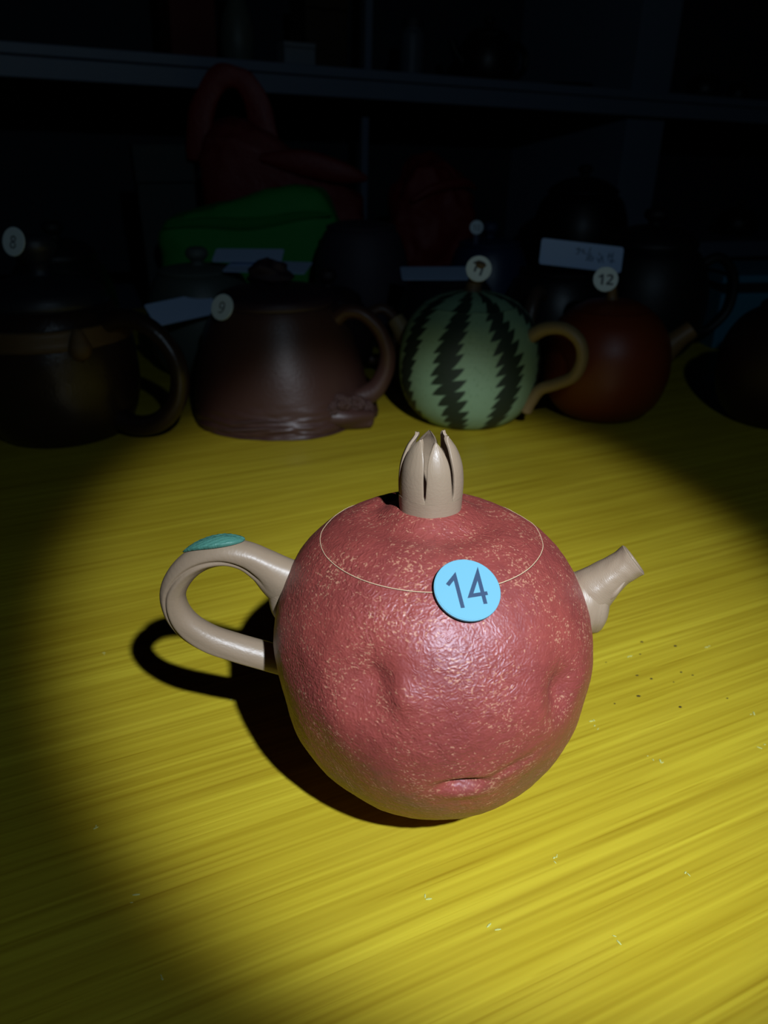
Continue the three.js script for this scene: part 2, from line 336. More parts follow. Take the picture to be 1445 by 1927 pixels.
  const onCalyx = (v, a, off) => { const r = radius(v)[0] + off, y = topY + tall * v; return [cx + r * Math.sin(a), y, cz - r * Math.cos(a)]; };
  const split = 0.24;
  const crown = part('calyx', mergeGeometries([
    grid(64, 8, (u, v) => onCalyx(split * v, u * Math.PI * 2, 0.00006 * Math.sin(u * 40)), { wrapU: true, flip: true, uv: (u, v) => [u * 0.05, v * 0.006] }),
    grid(64, 2, (u, v) => onCalyx(split, u * Math.PI * 2, -0.0008 * v), { wrapU: true, flip: true, uv: (u, v) => [u * 0.05, v * 0.001] }),
    grid(64, 8, (u, v) => onCalyx(split * (1 - v), u * Math.PI * 2, -0.0008), { wrapU: true, flip: true, uv: (u, v) => [u * 0.05, v * 0.006] })]), beige, t, 'beige tube of six pointed sepals on the lid');
  // centre angle, half width, height share, opening outwards
const sepals = [[167, 25, 0.97, 0.0000], [227, 31, 0.99, 0.0002], [290, 28, 1.03, 0.0005], [350, 28, 1.0, 0.0003], [50, 28, 1.04, 0.0003], [110, 27, 1.03, 0.0004]];
  const inward = (deg) => THREE.MathUtils.degToRad(deg);
  for (const [deg, half, high, out] of sepals) {
    const a0 = inward(deg), h = inward(half), shape = (u, v, side) => {
      const vv = split + (1 - split) * v * high, w = h * (1.13 - 0.13 * smooth(0, 0.12, v)) * Math.pow(1 - 0.97 * Math.pow(v, 4.6), 0.7) * (1 + 0.16 * smooth(0.3, 0.95, v)) * (1 - 0.05 * smooth(0.1, 0.5, v));
      const edge = Math.abs(u * 2 - 1), off = side * 0.0008 + out * v * 1.2 - 0.0002 * edge * edge;
      return onCalyx(Math.min(1.08, vv), a0 + (u * 2 - 1) * w + 0.05 * v * v, off);
    };
    // closed leaf: outside, edge, inside
    const g = grid(44, 26, (u, v) => {
      const k = u * 4;
      if (k <= 1.7) return shape(k / 1.7, v, 0);
      if (k <= 2) return shape(1, v, -(k - 1.7) / 0.3);
      if (k <= 3.7) return shape(1 - (k - 2) / 1.7, v, -1);
      return shape(0, v, -1 + (k - 3.7) / 0.3);
    }, { wrapU: true, flip: false, uv: (u, v) => [u * 0.03, v * 0.016] });
    part('sepal', g, beige, crown);
  }

  // handle: a twig with a long groove that runs from its inner to its outer side
  const hz = -0.0029, path = [[-0.031, 0.0600, 0.0080, 0.0062], [-0.0385, 0.0645, 0.0066, 0.0052], [-0.0438, 0.0690, 0.0046, 0.0044], [-0.0485, 0.0719, 0.0038, 0.0041], [-0.0539, 0.0729, 0.0036, 0.0040], [-0.0599, 0.0712, 0.0034, 0.0038], [-0.0649, 0.0672, 0.0034, 0.0037], [-0.0682, 0.0614, 0.0034, 0.0037], [-0.0680, 0.0556, 0.0035, 0.0038], [-0.0652, 0.0505, 0.0037, 0.0040], [-0.0599, 0.0463, 0.0038, 0.0042], [-0.0535, 0.0435, 0.0038, 0.0042], [-0.0464, 0.0409, 0.0039, 0.0042], [-0.0380, 0.0380, 0.0040, 0.0042]].map(([x, y, a, b]) => [x, y, hz, a, b]);
  const groove = (th, tt) => {
    // th 0 is the side of +N; +N points to the inside of the bend, B to the camera
    const c = mix(0.95, 2.35, smooth(0.12, 0.75, tt)), d = Math.atan2(Math.sin(th - c), Math.cos(th - c)), on = smooth(0.08, 0.2, tt);
    return 1 - on * 0.13 * Math.exp(-((d / 0.13) ** 2)) + on * 0.05 * Math.exp(-(((d + 0.3) / 0.2) ** 2)) + 0.025 * Math.sin(3 * th + 9 * tt) + 0.02 * noise(9 * tt, Math.cos(th) * 2, Math.sin(th) * 2);
  };
  const handle = part('handle', swept(path, { n: 140, m: 96, shape: groove }), beige, t, 'beige twig-like loop handle');
  const spur = swept([[-0.0385, 0.0650, hz, 0.0046, 0.0050], [-0.0392, 0.0605, hz, 0.0040, 0.0046], [-0.0396, 0.0560, hz, 0.0030, 0.0040], [-0.0385, 0.0520, hz, 0.0016, 0.0026]], { n: 30, m: 32 });
  part('spur', spur, beige, handle);
  // leaf lying over the top of the bend
  const ps = spline(path), teal = clay(0x4a8274, 0.5, 0.0002);
  part('leaf', grid(48, 40, (u, v) => {
    const k = v < 0.5 ? v * 2 : 2 - v * 2, top = v < 0.5, tt = mix(0.245, 0.420, u), p = ps(tt), q = ps(tt + 0.01), L = Math.hypot(q[0] - p[0], q[1] - p[1]), N = [(q[1] - p[1]) / L, -(q[0] - p[0]) / L];
    const w = Math.sin(Math.PI * Math.pow(u, 0.8)) ** 0.7, ang = mix(-1, 1, k) * 0.95 * w - 0.20, vein = 0.00016 * Math.cos(mix(-1, 1, k) * 26 - u * 34), ridge = 0.0003 * Math.exp(-(((k - 0.5) / 0.06) ** 2));
    const o = 1.02, lift = top ? 0.0010 * (0.5 + 0.5 * w) + vein * w - ridge : 0.0002, a = p[3] * o + lift, b = p[4] * o + lift;
    return [p[0] + N[0] * a * Math.cos(ang), p[1] + N[1] * a * Math.cos(ang) + (u > 0.9 ? 0 : 0), p[2] + b * Math.sin(ang)];
  }, { wrapV: true, uv: (u, v) => [u * 0.02, v * 0.02] }), teal, handle, 'teal leaf on top of the handle');

  // spout: a short stubby branch, cut open at its end
  const sz = -0.0009, sp = [[0.0400, 0.0605, 0.0070, 0.0066], [0.0425, 0.0632, 0.0062, 0.0060], [0.0452, 0.0660, 0.0050, 0.0053], [0.0478, 0.0684, 0.0043, 0.0047], [0.0500, 0.0702, 0.0042, 0.0046], [0.0518, 0.0717, 0.0045, 0.0047]].map(([x, y, a, b]) => [x, y, sz, a, b]);
  const knot = (th, tt) => 1 + 0.05 * Math.exp(-(((th - 4.4) / 0.35) ** 2)) * smooth(0.2, 0.4, tt) + 0.03 * noise(tt * 6, Math.cos(th) * 2, Math.sin(th) * 2);
  const stump = swept([[0.028, 0.0570, sz, 0.0110, 0.0095], [0.0360, 0.0578, sz, 0.0096, 0.0086], [0.0405, 0.0582, sz, 0.0086, 0.0078], [0.0432, 0.0580, sz, 0.0076, 0.0070]], { n: 40, m: 64, shape: knot });
  const spout = part('spout', mergeGeometries([stump, swept(sp, { n: 70, m: 72, hollow: 0.3, wall: 0.76, caps: [false, false], shape: knot })]), beige, t, 'stubby beige branch spout with an open end');
  part('bark_fold', swept([[0.0448, 0.0622, sz + 0.0044, 0.0003, 0.0004], [0.0466, 0.0646, sz + 0.0047, 0.0008, 0.0008], [0.0488, 0.0676, sz + 0.0042, 0.0003, 0.0004]], { n: 24, m: 16 }), beige, spout);

  // sticker 14
  const ink = printed((x, s) => {
    const k = s / 970, X = (a) => (a - 237) * k, Y = (a) => (a - 160) * k; x.strokeStyle = '#26415f'; x.lineWidth = 60 * k;
    x.beginPath(); x.moveTo(X(430), Y(575)); x.lineTo(X(556), Y(430)); x.lineTo(X(612), Y(945)); x.stroke();
    x.beginPath(); x.moveTo(X(960), Y(885)); x.lineTo(X(912), Y(390)); x.lineTo(X(752), Y(752)); x.lineTo(X(1016), Y(712)); x.stroke();
  }, '#66a6bb', 512);
  // lies on the skin: the tangent plane there, lifted until its edge clears the curve
  const phi0 = 0.612, a0 = Math.PI - 0.235, at = (dp, da) => V(...lean(skin(phi0 + dp, a0 + da)));
  const here = at(0, 0), n = at(0.2, 0).sub(at(-0.2, 0)).cross(at(0, 0.2).sub(at(0, -0.2))).normalize(); if (n.z < 0) n.negate();
  sticker(t, here.addScaledVector(n, 0.0009).toArray(), n.toArray(), 0.0076, -0.13, ink, stickerBlue, 'round light blue sticker reading 14');
}

// ---------------------------------------------------------------- front row of teapots in the half dark
function watermelonSkin() {
  const w = 1024, h = 512, c = document.createElement('canvas'); c.width = w; c.height = h; const x = c.getContext('2d');
  x.fillStyle = '#86a886'; x.fillRect(0, 0, w, h);
  for (let k = 0; k < 9000; k++) { x.fillStyle = rnd() < 0.5 ? 'rgba(60,90,55,0.35)' : 'rgba(160,190,140,0.25)'; x.fillRect(rnd() * w, rnd() * h, 1 + rnd() * 2, 1 + rnd() * 2); }
  x.fillStyle = '#1e2f24';
  for (let q = 0; q < 8; q++) {
    const cx = w * ((q / 8 + 169 / 360) % 1), wob = rnd() * 9;
    for (let y = -20; y < h + 20; y += 25) {
      const mid = cx + 10 * Math.sin(y * 0.022 + wob), half = 33 + 7 * rnd(), up = 21 + 8 * rnd(), fat = 13;
      for (const off of [-w, 0, w]) {                       // slanting leaf-shaped strokes laid over each other; u runs to the left seen from outside
        const a = mid + off;
        x.beginPath(); x.moveTo(a + half, y + up); x.bezierCurveTo(a + 16, y - fat, a - 2, y - fat - 6, a - half, y - up); x.bezierCurveTo(a - 16, y + fat, a + 2, y + fat + 6, a + half, y + up); x.fill();
      }
    }
  }
  const t = new THREE.CanvasTexture(c); t.colorSpace = THREE.SRGBColorSpace; t.wrapS = THREE.RepeatWrapping; return t;
}
{
  const t = thing('watermelon_teapot', 'green watermelon-striped clay teapot with tan handle and sticker 11', 'teapot', [0.0555, 0, -0.512], THREE.MathUtils.degToRad(-31));
  const rind = new THREE.MeshPhysicalMaterial({ map: watermelonSkin(), roughness: 0.55, bumpMap: clayBump, bumpScale: 0.00012 }), tan = clay(0x85724f, 0.5), stem = clay(0x5c4a34, 0.6);
  const rows = [[0, 0.0005], [0.020, 0], [0.030, 0.002], [0.0395, 0.0115], [0.0447, 0.025], [0.0458, 0.039], [0.0440, 0.053], [0.0385, 0.066], [0.0300, 0.0752]], top = [[0.0298, 0.0754], [0.021, 0.0798], [0.012, 0.0822], [0.006, 0.0832], [0, 0.0834]];
  const shell = (r, v0, v1) => { const s = spline(r); return grid(120, 60, (u, v) => { const [a, y] = s(v), k = u * Math.PI * 2; return [Math.max(0, a) * Math.sin(k), y, -Math.max(0, a) * Math.cos(k)]; }, { wrapU: true, flip: true, uv: (u, v) => [u, mix(v0, v1, v)] }); };
  part('body', shell(rows, 0, 0.8), rind, t);
  const lid = part('lid', shell(top, 0.8, 1), rind, t);
  part('stem_knob', swept([[0, 0.081, 0, 0.0062, 0.0062], [0.001, 0.087, 0, 0.0048, 0.0048], [0.003, 0.093, 0, 0.0046, 0.0046], [0.005, 0.100, 0, 0.0052, 0.0052]], { n: 24, m: 24 }), stem, lid, 'short brown stalk for a knob');
  part('handle', swept([[0.0400, 0.0590, 0, 0.0046, 0.005], [0.0500, 0.0650, 0, 0.0042, 0.0046], [0.0620, 0.0660, 0, 0.0038, 0.0044], [0.0715, 0.0600, 0, 0.0037, 0.0043], [0.0745, 0.0495, 0, 0.0037, 0.0043], [0.0705, 0.0385, 0, 0.0038, 0.0043], [0.0600, 0.0320, 0, 0.0038, 0.0043], [0.0500, 0.0270, 0, 0.0038, 0.0042], [0.0440, 0.0185, 0, 0.0042, 0.0044], [0.0415, 0.0120, 0, 0.004, 0.0044]], { n: 80, m: 28 }), tan, t, 'tan loop handle');
  part('spout', swept([[-0.036, 0.040, 0, 0.010, 0.009], [-0.047, 0.049, 0, 0.007, 0.007], [-0.056, 0.060, 0, 0.0055, 0.0055]], { n: 30, m: 28, hollow: 0.3 }), tan, t, 'tan stub spout');
  const a = THREE.MathUtils.degToRad(31), loc = (x, y, z) => [x * Math.cos(a) + z * Math.sin(a), y, -x * Math.sin(a) + z * Math.cos(a)];   // world offset into the turned pot
  const back = (x, y, z) => { const c = Math.cos(-a), s = Math.sin(-a); return [x * c - z * s, y, x * s + z * c]; };
  void loc;
  sticker(t, back(0.0025, 0.0975, 0.0068), back(-0.05, 0.35, 0.93), 0.0078, -0.25, printed((x, s) => {
    x.strokeStyle = '#1a2530'; x.lineWidth = s * 0.085;
    for (const [dx, dy] of [[0.34, 0.24], [0.60, 0.34]]) { x.beginPath(); x.moveTo(s * (dx - 0.10), s * (dy + 0.10)); x.lineTo(s * (dx + 0.06), s * dy); x.lineTo(s * (dx + 0.02), s * (dy + 0.42)); x.stroke(); }
  }, '#ccdfe8', 128), stickerPaper, 'round white sticker reading 11');
}
{
  const t = thing('orange_teapot', 'round orange-red clay teapot beside the watermelon teapot with sticker 12', 'teapot', [0.1475, 0, -0.522]);
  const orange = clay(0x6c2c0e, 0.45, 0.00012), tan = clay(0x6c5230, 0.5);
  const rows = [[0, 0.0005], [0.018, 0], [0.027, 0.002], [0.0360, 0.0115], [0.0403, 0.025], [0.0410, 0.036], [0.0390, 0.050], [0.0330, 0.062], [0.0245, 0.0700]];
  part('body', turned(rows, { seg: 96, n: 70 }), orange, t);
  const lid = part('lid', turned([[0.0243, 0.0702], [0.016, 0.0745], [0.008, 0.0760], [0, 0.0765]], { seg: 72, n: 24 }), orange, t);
  part('stem_knob', swept([[-0.001, 0.0745, 0, 0.0048, 0.0048], [-0.0015, 0.079, 0, 0.0036, 0.0036], [-0.003, 0.087, 0, 0.0036, 0.0036], [-0.005, 0.0925, 0, 0.0042, 0.0042]], { n: 24, m: 24 }), tan, lid, 'short tan stalk for a knob');
  part('spout', swept([[0.030, 0.035, 0, 0.012, 0.010], [0.0385, 0.044, 0, 0.0088, 0.008], [0.046, 0.051, 0, 0.0066, 0.0066], [0.0535, 0.057, 0, 0.0062, 0.0062]], { n: 30, m: 28, hollow: 0.35 }), tan, t, 'short tan spout');
  sticker(t, [-0.008, 0.0895, 0.0056], [-0.12, 0.35, 0.93], 0.0077, 0.0, numberPrint('12', 0.02, 'bold'), stickerPaper, 'round white sticker reading 12');
}
{
  const t = thing('trunk_teapot', 'brown tree-trunk-shaped clay teapot with spreading root foot and sticker 9', 'teapot', [-0.0695, 0, -0.524]); t.scale.setScalar(1.035);
  const brown = clay(0x48302a, 0.42, 0.00012), dark = clay(0x33222a, 0.45, 0.00012);
  const flare = (x, y, z, a) => { const r = Math.hypot(x, z), k = r > 1e-6 ? 1 + 0.02 * Math.sin(5 * a + 1) * smooth(0.05, 0, y) + 0.10 * Math.exp(-(((a - 1.75) / 0.35) ** 2)) * smooth(0.02, 0.0, y) : 1; const bark = r > 0.03 ? 1 + smooth(0.026, 0.006, y) * (0.030 * noise(a * 2.2 + 3, y * 260, 1.5) + 0.012 * noise(a * 7, y * 500, 4)) : 1; return [x * k * bark, y + 0.0012 * Math.sin(7 * a) * smooth(0.012, 0, y) * (y > 0.002 ? 1 : 0), z * k * bark]; };
  part('body', turned([[0, 0.0005], [0.052, 0], [0.0570, 0.0025], [0.0572, 0.008], [0.0558, 0.018], [0.0525, 0.034], [0.0475, 0.050], [0.0420, 0.063], [0.0385, 0.0700], [0.0365, 0.0715], [0.030, 0.0718]], { seg: 140, n: 110, bent: flare }), brown, t);
  const lid = part('lid', turned([[0.0375, 0.0715], [0.0378, 0.0740], [0.0350, 0.0775], [0.026, 0.0805], [0.012, 0.082], [0, 0.0822]], { seg: 90, n: 40 }), dark, t, 'dark domed lid');
  part('knob', grid(48, 32, (u, v) => { const a = u * Math.PI * 2, p = (v - 0.5) * Math.PI, k = 1 + 0.35 * noise(Math.cos(a) * 1.3, Math.sin(p) * 1.6 + 4, Math.sin(a) * 1.3); return [-0.003 + 0.0135 * k * Math.cos(p) * Math.sin(a), 0.0885 + 0.0085 * k * Math.sin(p), -0.009 * k * Math.cos(p) * Math.cos(a)]; }, { wrapU: true, flip: true }), dark, lid, 'lumpy dark knob');
  part('handle', swept([[0.036, 0.0625, 0.012, 0.0055, 0.006], [0.0440, 0.0685, 0.014, 0.0046, 0.0055], [0.0540, 0.0675, 0.016, 0.0042, 0.005], [0.0635, 0.0590, 0.017, 0.0044, 0.005], [0.0690, 0.0460, 0.018, 0.0048, 0.0052], [0.0680, 0.0330, 0.018, 0.0054, 0.0056], [0.0620, 0.0215, 0.019, 0.0062, 0.006], [0.0520, 0.0150, 0.020, 0.007, 0.006]], { n: 90, m: 32, shape: (th, tt) => 1 + 0.06 * noise(tt * 8, Math.cos(th), Math.sin(th)) }), brown, t, 'thick branch handle');
  const root = part('root', swept([[0.028, 0.0105, 0.034, 0.010, 0.012], [0.0400, 0.0095, 0.034, 0.0090, 0.011], [0.0500, 0.0078, 0.032, 0.0075, 0.009], [0.0580, 0.0060, 0.030, 0.0058, 0.007]], { n: 40, m: 32, shape: (th, tt) => 1 + 0.14 * Math.sin(4 * th + 5 * tt) * tt }), brown, t, 'gnarled root running out from the foot');
  for (const [x, y, z, r, q] of [[0.0415, 0.0185, 0.0400, 0.0058, 1], [0.0500, 0.0165, 0.0350, 0.0052, 2], [0.0350, 0.0150, 0.0430, 0.0045, 3], [0.0560, 0.0120, 0.0300, 0.0045, 4]]) part('burl', grid(36, 24, (u, v) => {
    const a = u * Math.PI * 2, p = (v - 0.5) * Math.PI, d = [Math.cos(p) * Math.sin(a), Math.sin(p), -Math.cos(p) * Math.cos(a)], k = r * (1 + 0.35 * noise(d[0] * 1.8 + 9 * q, d[1] * 1.8, d[2] * 1.8) + 0.12 * Math.sin(11 * Math.acos(clamp(d[2], -1, 1)) + 3 * q));
    return [x + d[0] * k, y + d[1] * k * 0.9, z + d[2] * k * 0.8];
  }, { wrapU: true, flip: true }), brown, root);
  for (const [y, a0, a1, h] of [[0.0060, 2.7, 4.2, 0.0013], [0.0105, 2.9, 4.0, 0.001]]) part('bark_ridge', grid(60, 12, (u, v) => { const a = mix(a0, a1, u), c = v * Math.PI * 2, r = 0.0570 + h * Math.cos(c) * Math.sin(Math.PI * u), k = [Math.sin(a), -Math.cos(a)]; return [k[0] * r, y + 0.002 * Math.sin(u * 6) + h * Math.sin(c) * Math.sin(Math.PI * u), k[1] * r]; }, { wrapV: true, flip: true }), brown, t);
  sticker(t, [-0.0285, 0.0737, 0.0285], [-0.45, 0.42, 0.85], 0.0078, -0.1, numberPrint('9', 0.05), stickerPaper, 'round white sticker reading 9');
}
{
  const t = thing('barrel_teapot', 'dark brown barrel-shaped clay teapot with big loop handle and sticker 8', 'teapot', [-0.205, 0, -0.49]);
  const brown = clay(0x2a1e19, 0.32, 0.0002), ochre = clay(0x5a4426, 0.5, 0.0002), dark = clay(0x20222a, 0.4, 0.00012);
  part('body', turned([[0, 0.0005], [0.034, 0], [0.0400, 0.0025], [0.0462, 0.014], [0.0492, 0.030], [0.0496, 0.046], [0.0480, 0.060], [0.0440, 0.072], [0.0380, 0.0795], [0.030, 0.0815]], { seg: 120, n: 90, bent: (x, y, z, a) => { const k = 1 + 0.012 * noise(x * 60, y * 60, z * 60); return [x * k, y, z * k]; } }), brown, t);
  part('band', turned([[0.0446, 0.0715], [0.0466, 0.0708], [0.0478, 0.0665], [0.0489, 0.0615], [0.0482, 0.0598], [0.0470, 0.0605]], { seg: 120, n: 24 }), ochre, t, 'ochre band round the shoulder');
  const lid = part('lid', turned([[0.0370, 0.0800], [0.0375, 0.083], [0.0340, 0.0885], [0.024, 0.0935], [0.010, 0.096], [0, 0.0962]], { seg: 90, n: 40 }), dark, t, 'dark domed lid');
  part('knob', turned([[0.008, 0.0945], [0.006, 0.100], [0.0095, 0.107], [0.0120, 0.113], [0.009, 0.1185], [0, 0.1195]], { seg: 40, n: 30 }), dark, lid, 'tall flared knob');
  part('handle', swept([[0.036, 0.068, 0.015, 0.006, 0.007], [0.0520, 0.0745, 0.019, 0.0055, 0.0065], [0.0680, 0.0700, 0.023, 0.0052, 0.0062], [0.0795, 0.0575, 0.025, 0.0052, 0.0062], [0.0835, 0.0420, 0.026, 0.0055, 0.0064], [0.0795, 0.0260, 0.025, 0.0058, 0.0064], [0.0680, 0.0130, 0.023, 0.006, 0.0066], [0.0520, 0.0085, 0.019, 0.0062, 0.0068], [0.036, 0.014, 0.015, 0.0062, 0.007]], { n: 100, m: 32 }), brown, t, 'big loop handle');
  const drop = turned([[0, -0.009], [0.0050, -0.006], [0.0066, -0.001], [0.0050, 0.004], [0.0025, 0.009], [0, 0.011]], { seg: 28, n: 24 }); drop.translate(0.031, 0.062, 0.0375); part('drop_ornament', drop, ochre, t, 'ochre drop-shaped ornament');
  sticker(t, [-0.006, 0.1165, 0.0135], [-0.35, 0.25, 0.9], 0.0080, -0.2, numberPrint('8', -0.1), stickerPaper, 'round white sticker reading 8');
}
{
  const t = thing('plain_brown_teapot', 'plain dark brown teapot cut off at the right edge beside the orange teapot', 'teapot', [0.262, 0, -0.51]);
  const m = clay(0x24120e, 0.5);
  part('body', turned([[0, 0.0005], [0.024, 0], [0.032, 0.003], [0.0395, 0.015], [0.0425, 0.032], [0.0405, 0.050], [0.033, 0.064], [0.024, 0.071], [0.018, 0.0725]], { seg: 80 }), m, t);
  const lid = part('lid', turned([[0.0225, 0.0722], [0.0215, 0.0755], [0.012, 0.0800], [0, 0.0815]], { seg: 60, n: 24 }), m, t);
  part('knob', turned([[0.004, 0.0805], [0.0035, 0.083], [0.006, 0.0875], [0.004, 0.0915], [0, 0.0925]], { seg: 32, n: 20 }), m, lid);
  part('handle', swept([[0.034, 0.058, 0, 0.004, 0.005], [0.052, 0.062, 0, 0.0035, 0.0045], [0.066, 0.048, 0, 0.0035, 0.0045], [0.060, 0.028, 0, 0.0035, 0.0045], [0.036, 0.018, 0, 0.004, 0.005]], { n: 50, m: 24 }), m, t);
}

// ---------------------------------------------------------------- second row, almost in the dark
// kit: body and lid profiles, optional handle turn and knob
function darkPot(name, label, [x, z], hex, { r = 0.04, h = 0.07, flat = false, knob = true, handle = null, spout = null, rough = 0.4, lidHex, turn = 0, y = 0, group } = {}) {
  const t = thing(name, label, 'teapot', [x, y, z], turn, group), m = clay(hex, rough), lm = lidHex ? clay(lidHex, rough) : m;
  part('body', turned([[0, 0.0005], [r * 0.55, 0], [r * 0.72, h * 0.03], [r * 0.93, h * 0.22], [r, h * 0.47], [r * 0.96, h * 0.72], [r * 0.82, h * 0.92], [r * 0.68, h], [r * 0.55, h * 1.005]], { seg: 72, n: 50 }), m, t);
  const rise = flat ? 0.06 : 0.2, lid = part('lid', turned([[r * 0.70, h * 0.99], [r * 0.72, h * (1 + rise * 0.3)], [r * 0.5, h * (1 + rise * 0.8)], [r * 0.2, h * (1 + rise)], [0, h * (1 + rise)]], { seg: 60, n: 24 }), lm, t);
  if (knob) part('knob', turned([[r * 0.16, h * (1 + rise) - 0.001], [r * 0.11, h * (1 + rise) + 0.002], [r * 0.2, h * (1 + rise) + 0.007], [r * 0.16, h * (1 + rise) + 0.012], [0, h * (1 + rise) + 0.0135]], { seg: 32, n: 20 }), lm, lid);
  if (handle) part('handle', swept([[r * 0.85, h * 0.82, 0, 0.0045, 0.005], [r * 1.2, h * 0.9, 0, 0.004, 0.005], [r * 1.5, h * 0.72, 0, 0.004, 0.005], [r * 1.5, h * 0.42, 0, 0.004, 0.005], [r * 1.2, h * 0.22, 0, 0.004, 0.005], [r * 0.88, h * 0.2, 0, 0.0045, 0.005]], { n: 50, m: 24 }), handle === true ? m : clay(handle, rough), t);
  if (spout) part('spout', swept([[-r * 0.8, h * 0.4, 0, 0.009, 0.009], [-r * 1.15, h * 0.62, 0, 0.006, 0.006], [-r * 1.4, h * 0.9, 0, 0.0045, 0.0045]], { n: 30, m: 24, hollow: 0.3 }), m, t);
  return t;
}
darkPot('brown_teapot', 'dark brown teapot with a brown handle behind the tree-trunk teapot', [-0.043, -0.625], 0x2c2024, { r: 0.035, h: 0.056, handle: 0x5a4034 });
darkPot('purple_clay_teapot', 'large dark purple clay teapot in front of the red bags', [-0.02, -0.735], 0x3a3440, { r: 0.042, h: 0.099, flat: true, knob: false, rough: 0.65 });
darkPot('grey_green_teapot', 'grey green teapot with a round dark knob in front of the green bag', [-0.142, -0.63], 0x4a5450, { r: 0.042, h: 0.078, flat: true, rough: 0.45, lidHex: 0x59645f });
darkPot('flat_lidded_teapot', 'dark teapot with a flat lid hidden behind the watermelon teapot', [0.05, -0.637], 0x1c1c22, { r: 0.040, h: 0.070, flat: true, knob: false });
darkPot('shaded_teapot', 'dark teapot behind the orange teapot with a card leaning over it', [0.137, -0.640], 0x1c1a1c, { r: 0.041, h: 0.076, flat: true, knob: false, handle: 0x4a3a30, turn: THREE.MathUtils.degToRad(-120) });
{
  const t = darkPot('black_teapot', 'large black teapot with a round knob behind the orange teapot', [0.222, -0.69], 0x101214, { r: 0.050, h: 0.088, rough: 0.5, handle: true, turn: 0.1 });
  void t;
}
{
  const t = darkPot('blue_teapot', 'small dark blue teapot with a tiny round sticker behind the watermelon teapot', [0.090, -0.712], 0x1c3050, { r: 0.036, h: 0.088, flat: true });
  sticker(t, [-0.014, 0.1035, 0.02], [-0.1, 0.2, 0.95], 0.0055, 0, numberPrint('10', 0), stickerPaper, 'tiny round white sticker');
  part('sticker_tab', slab(0.004, 0.014, 0.0006, 0.0002), clay(0x1c3050, 0.5), t).position.set(-0.014, 0.097, 0.019);
}
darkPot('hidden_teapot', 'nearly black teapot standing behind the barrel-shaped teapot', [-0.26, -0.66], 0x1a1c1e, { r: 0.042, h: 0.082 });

// cards lying or standing among the pots
const cardPaper = new THREE.MeshStandardMaterial({ color: 0xb9d2f6, roughness: 0.7 });
function card(label, [x, y, z], w, h, rot, group, prints) {
  const t = thing('paper_card', label, 'card', [x, y, z], 0, group); t.rotation.set(...rot, 'YXZ');
  part('sheet', roundedSheet(w, h, 0.0022, 0.0005), cardPaper, t);
  if (prints) {
    const c = document.createElement('canvas'); c.width = 512; c.height = 160; const g = c.getContext('2d'); g.fillStyle = '#b9d2f6'; g.fillRect(0, 0, 512, 160); prints(g);
    const tx = new THREE.CanvasTexture(c); tx.colorSpace = THREE.SRGBColorSpace; const p = new THREE.PlaneGeometry(w * 0.94, h * 0.9); p.translate(0, 0, 0.0004); part('handwriting', p, new THREE.MeshStandardMaterial({ map: tx, roughness: 0.7 }), t);
  }
  return t;
}
card('pale card with handwriting standing behind sticker 12', [0.1435, 0.0925, -0.604], 0.0605, 0.0185, [-0.35, 0.03, -0.115], null, (g) => {
  g.strokeStyle = '#3c5272'; g.lineWidth = 6; g.lineCap = 'round';
  const line = (...p) => { g.beginPath(); g.moveTo(p[0], p[1]); for (let i = 2; i < p.length; i += 2) g.lineTo(p[i], p[i + 1]); g.stroke(); };
  line(215, 40, 260, 44); line(232, 28, 238, 62, 222, 74); line(268, 36, 262, 60, 286, 64);                 // loose strokes read as far as the photograph shows them
  line(310, 22, 292, 110); line(318, 60, 306, 104, 330, 108, 336, 84, 312, 82);
  line(368, 50, 380, 64); line(362, 84, 376, 112, 392, 70, 402, 112);
  line(438, 40, 434, 84); line(430, 62, 462, 58); line(460, 36, 458, 110); line(442, 96, 478, 92);
});
card('narrow pale card lying between the tree-trunk teapot and the watermelon teapot', [0.043, 0.0760, -0.632], 0.060, 0.032, [-1.42, 0.03, 0], null);
card('pale card lying tilted between sticker 9 and the barrel-shaped teapot', [-0.1445, 0.0590, -0.580], 0.048, 0.026, [-1.12, 0.30, 0.25], null);
card('upper of two pale cards under the green bag', [-0.1020, 0.0900, -0.625], 0.052, 0.020, [-1.22, -0.02, -0.01], null);
card('lower of two pale cards, poking out above the tree-trunk teapot', [-0.086, 0.0835, -0.612], 0.062, 0.028, [-1.42, -0.1, -0.05], null);

{ // teal box at the right edge
  const t = thing('teal_box', 'flat teal box with a dark slit under its lid at the right edge', 'box', [0.352, 0, -0.755], 0.1);
  const teal = new THREE.MeshStandardMaterial({ color: 0x2c7088, roughness: 0.6, bumpMap: clayBump, bumpScale: 0.0001 }), dark = new THREE.MeshStandardMaterial({ color: 0x0c1014, roughness: 0.8 });
  const put = (name, g, m, y, x = 0) => { g.translate(x, y, 0); return part(name, g, m, t); };
  put('base', slab(0.13, 0.048, 0.09, 0.002), teal, 0.024); put('slit_shade', slab(0.124, 0.008, 0.084, 0.001), dark, 0.0521); put('lid', slab(0.132, 0.007, 0.092, 0.002), teal, 0.0597);  // near-black slab fills the slit under the lid, its shade put into the colour
}

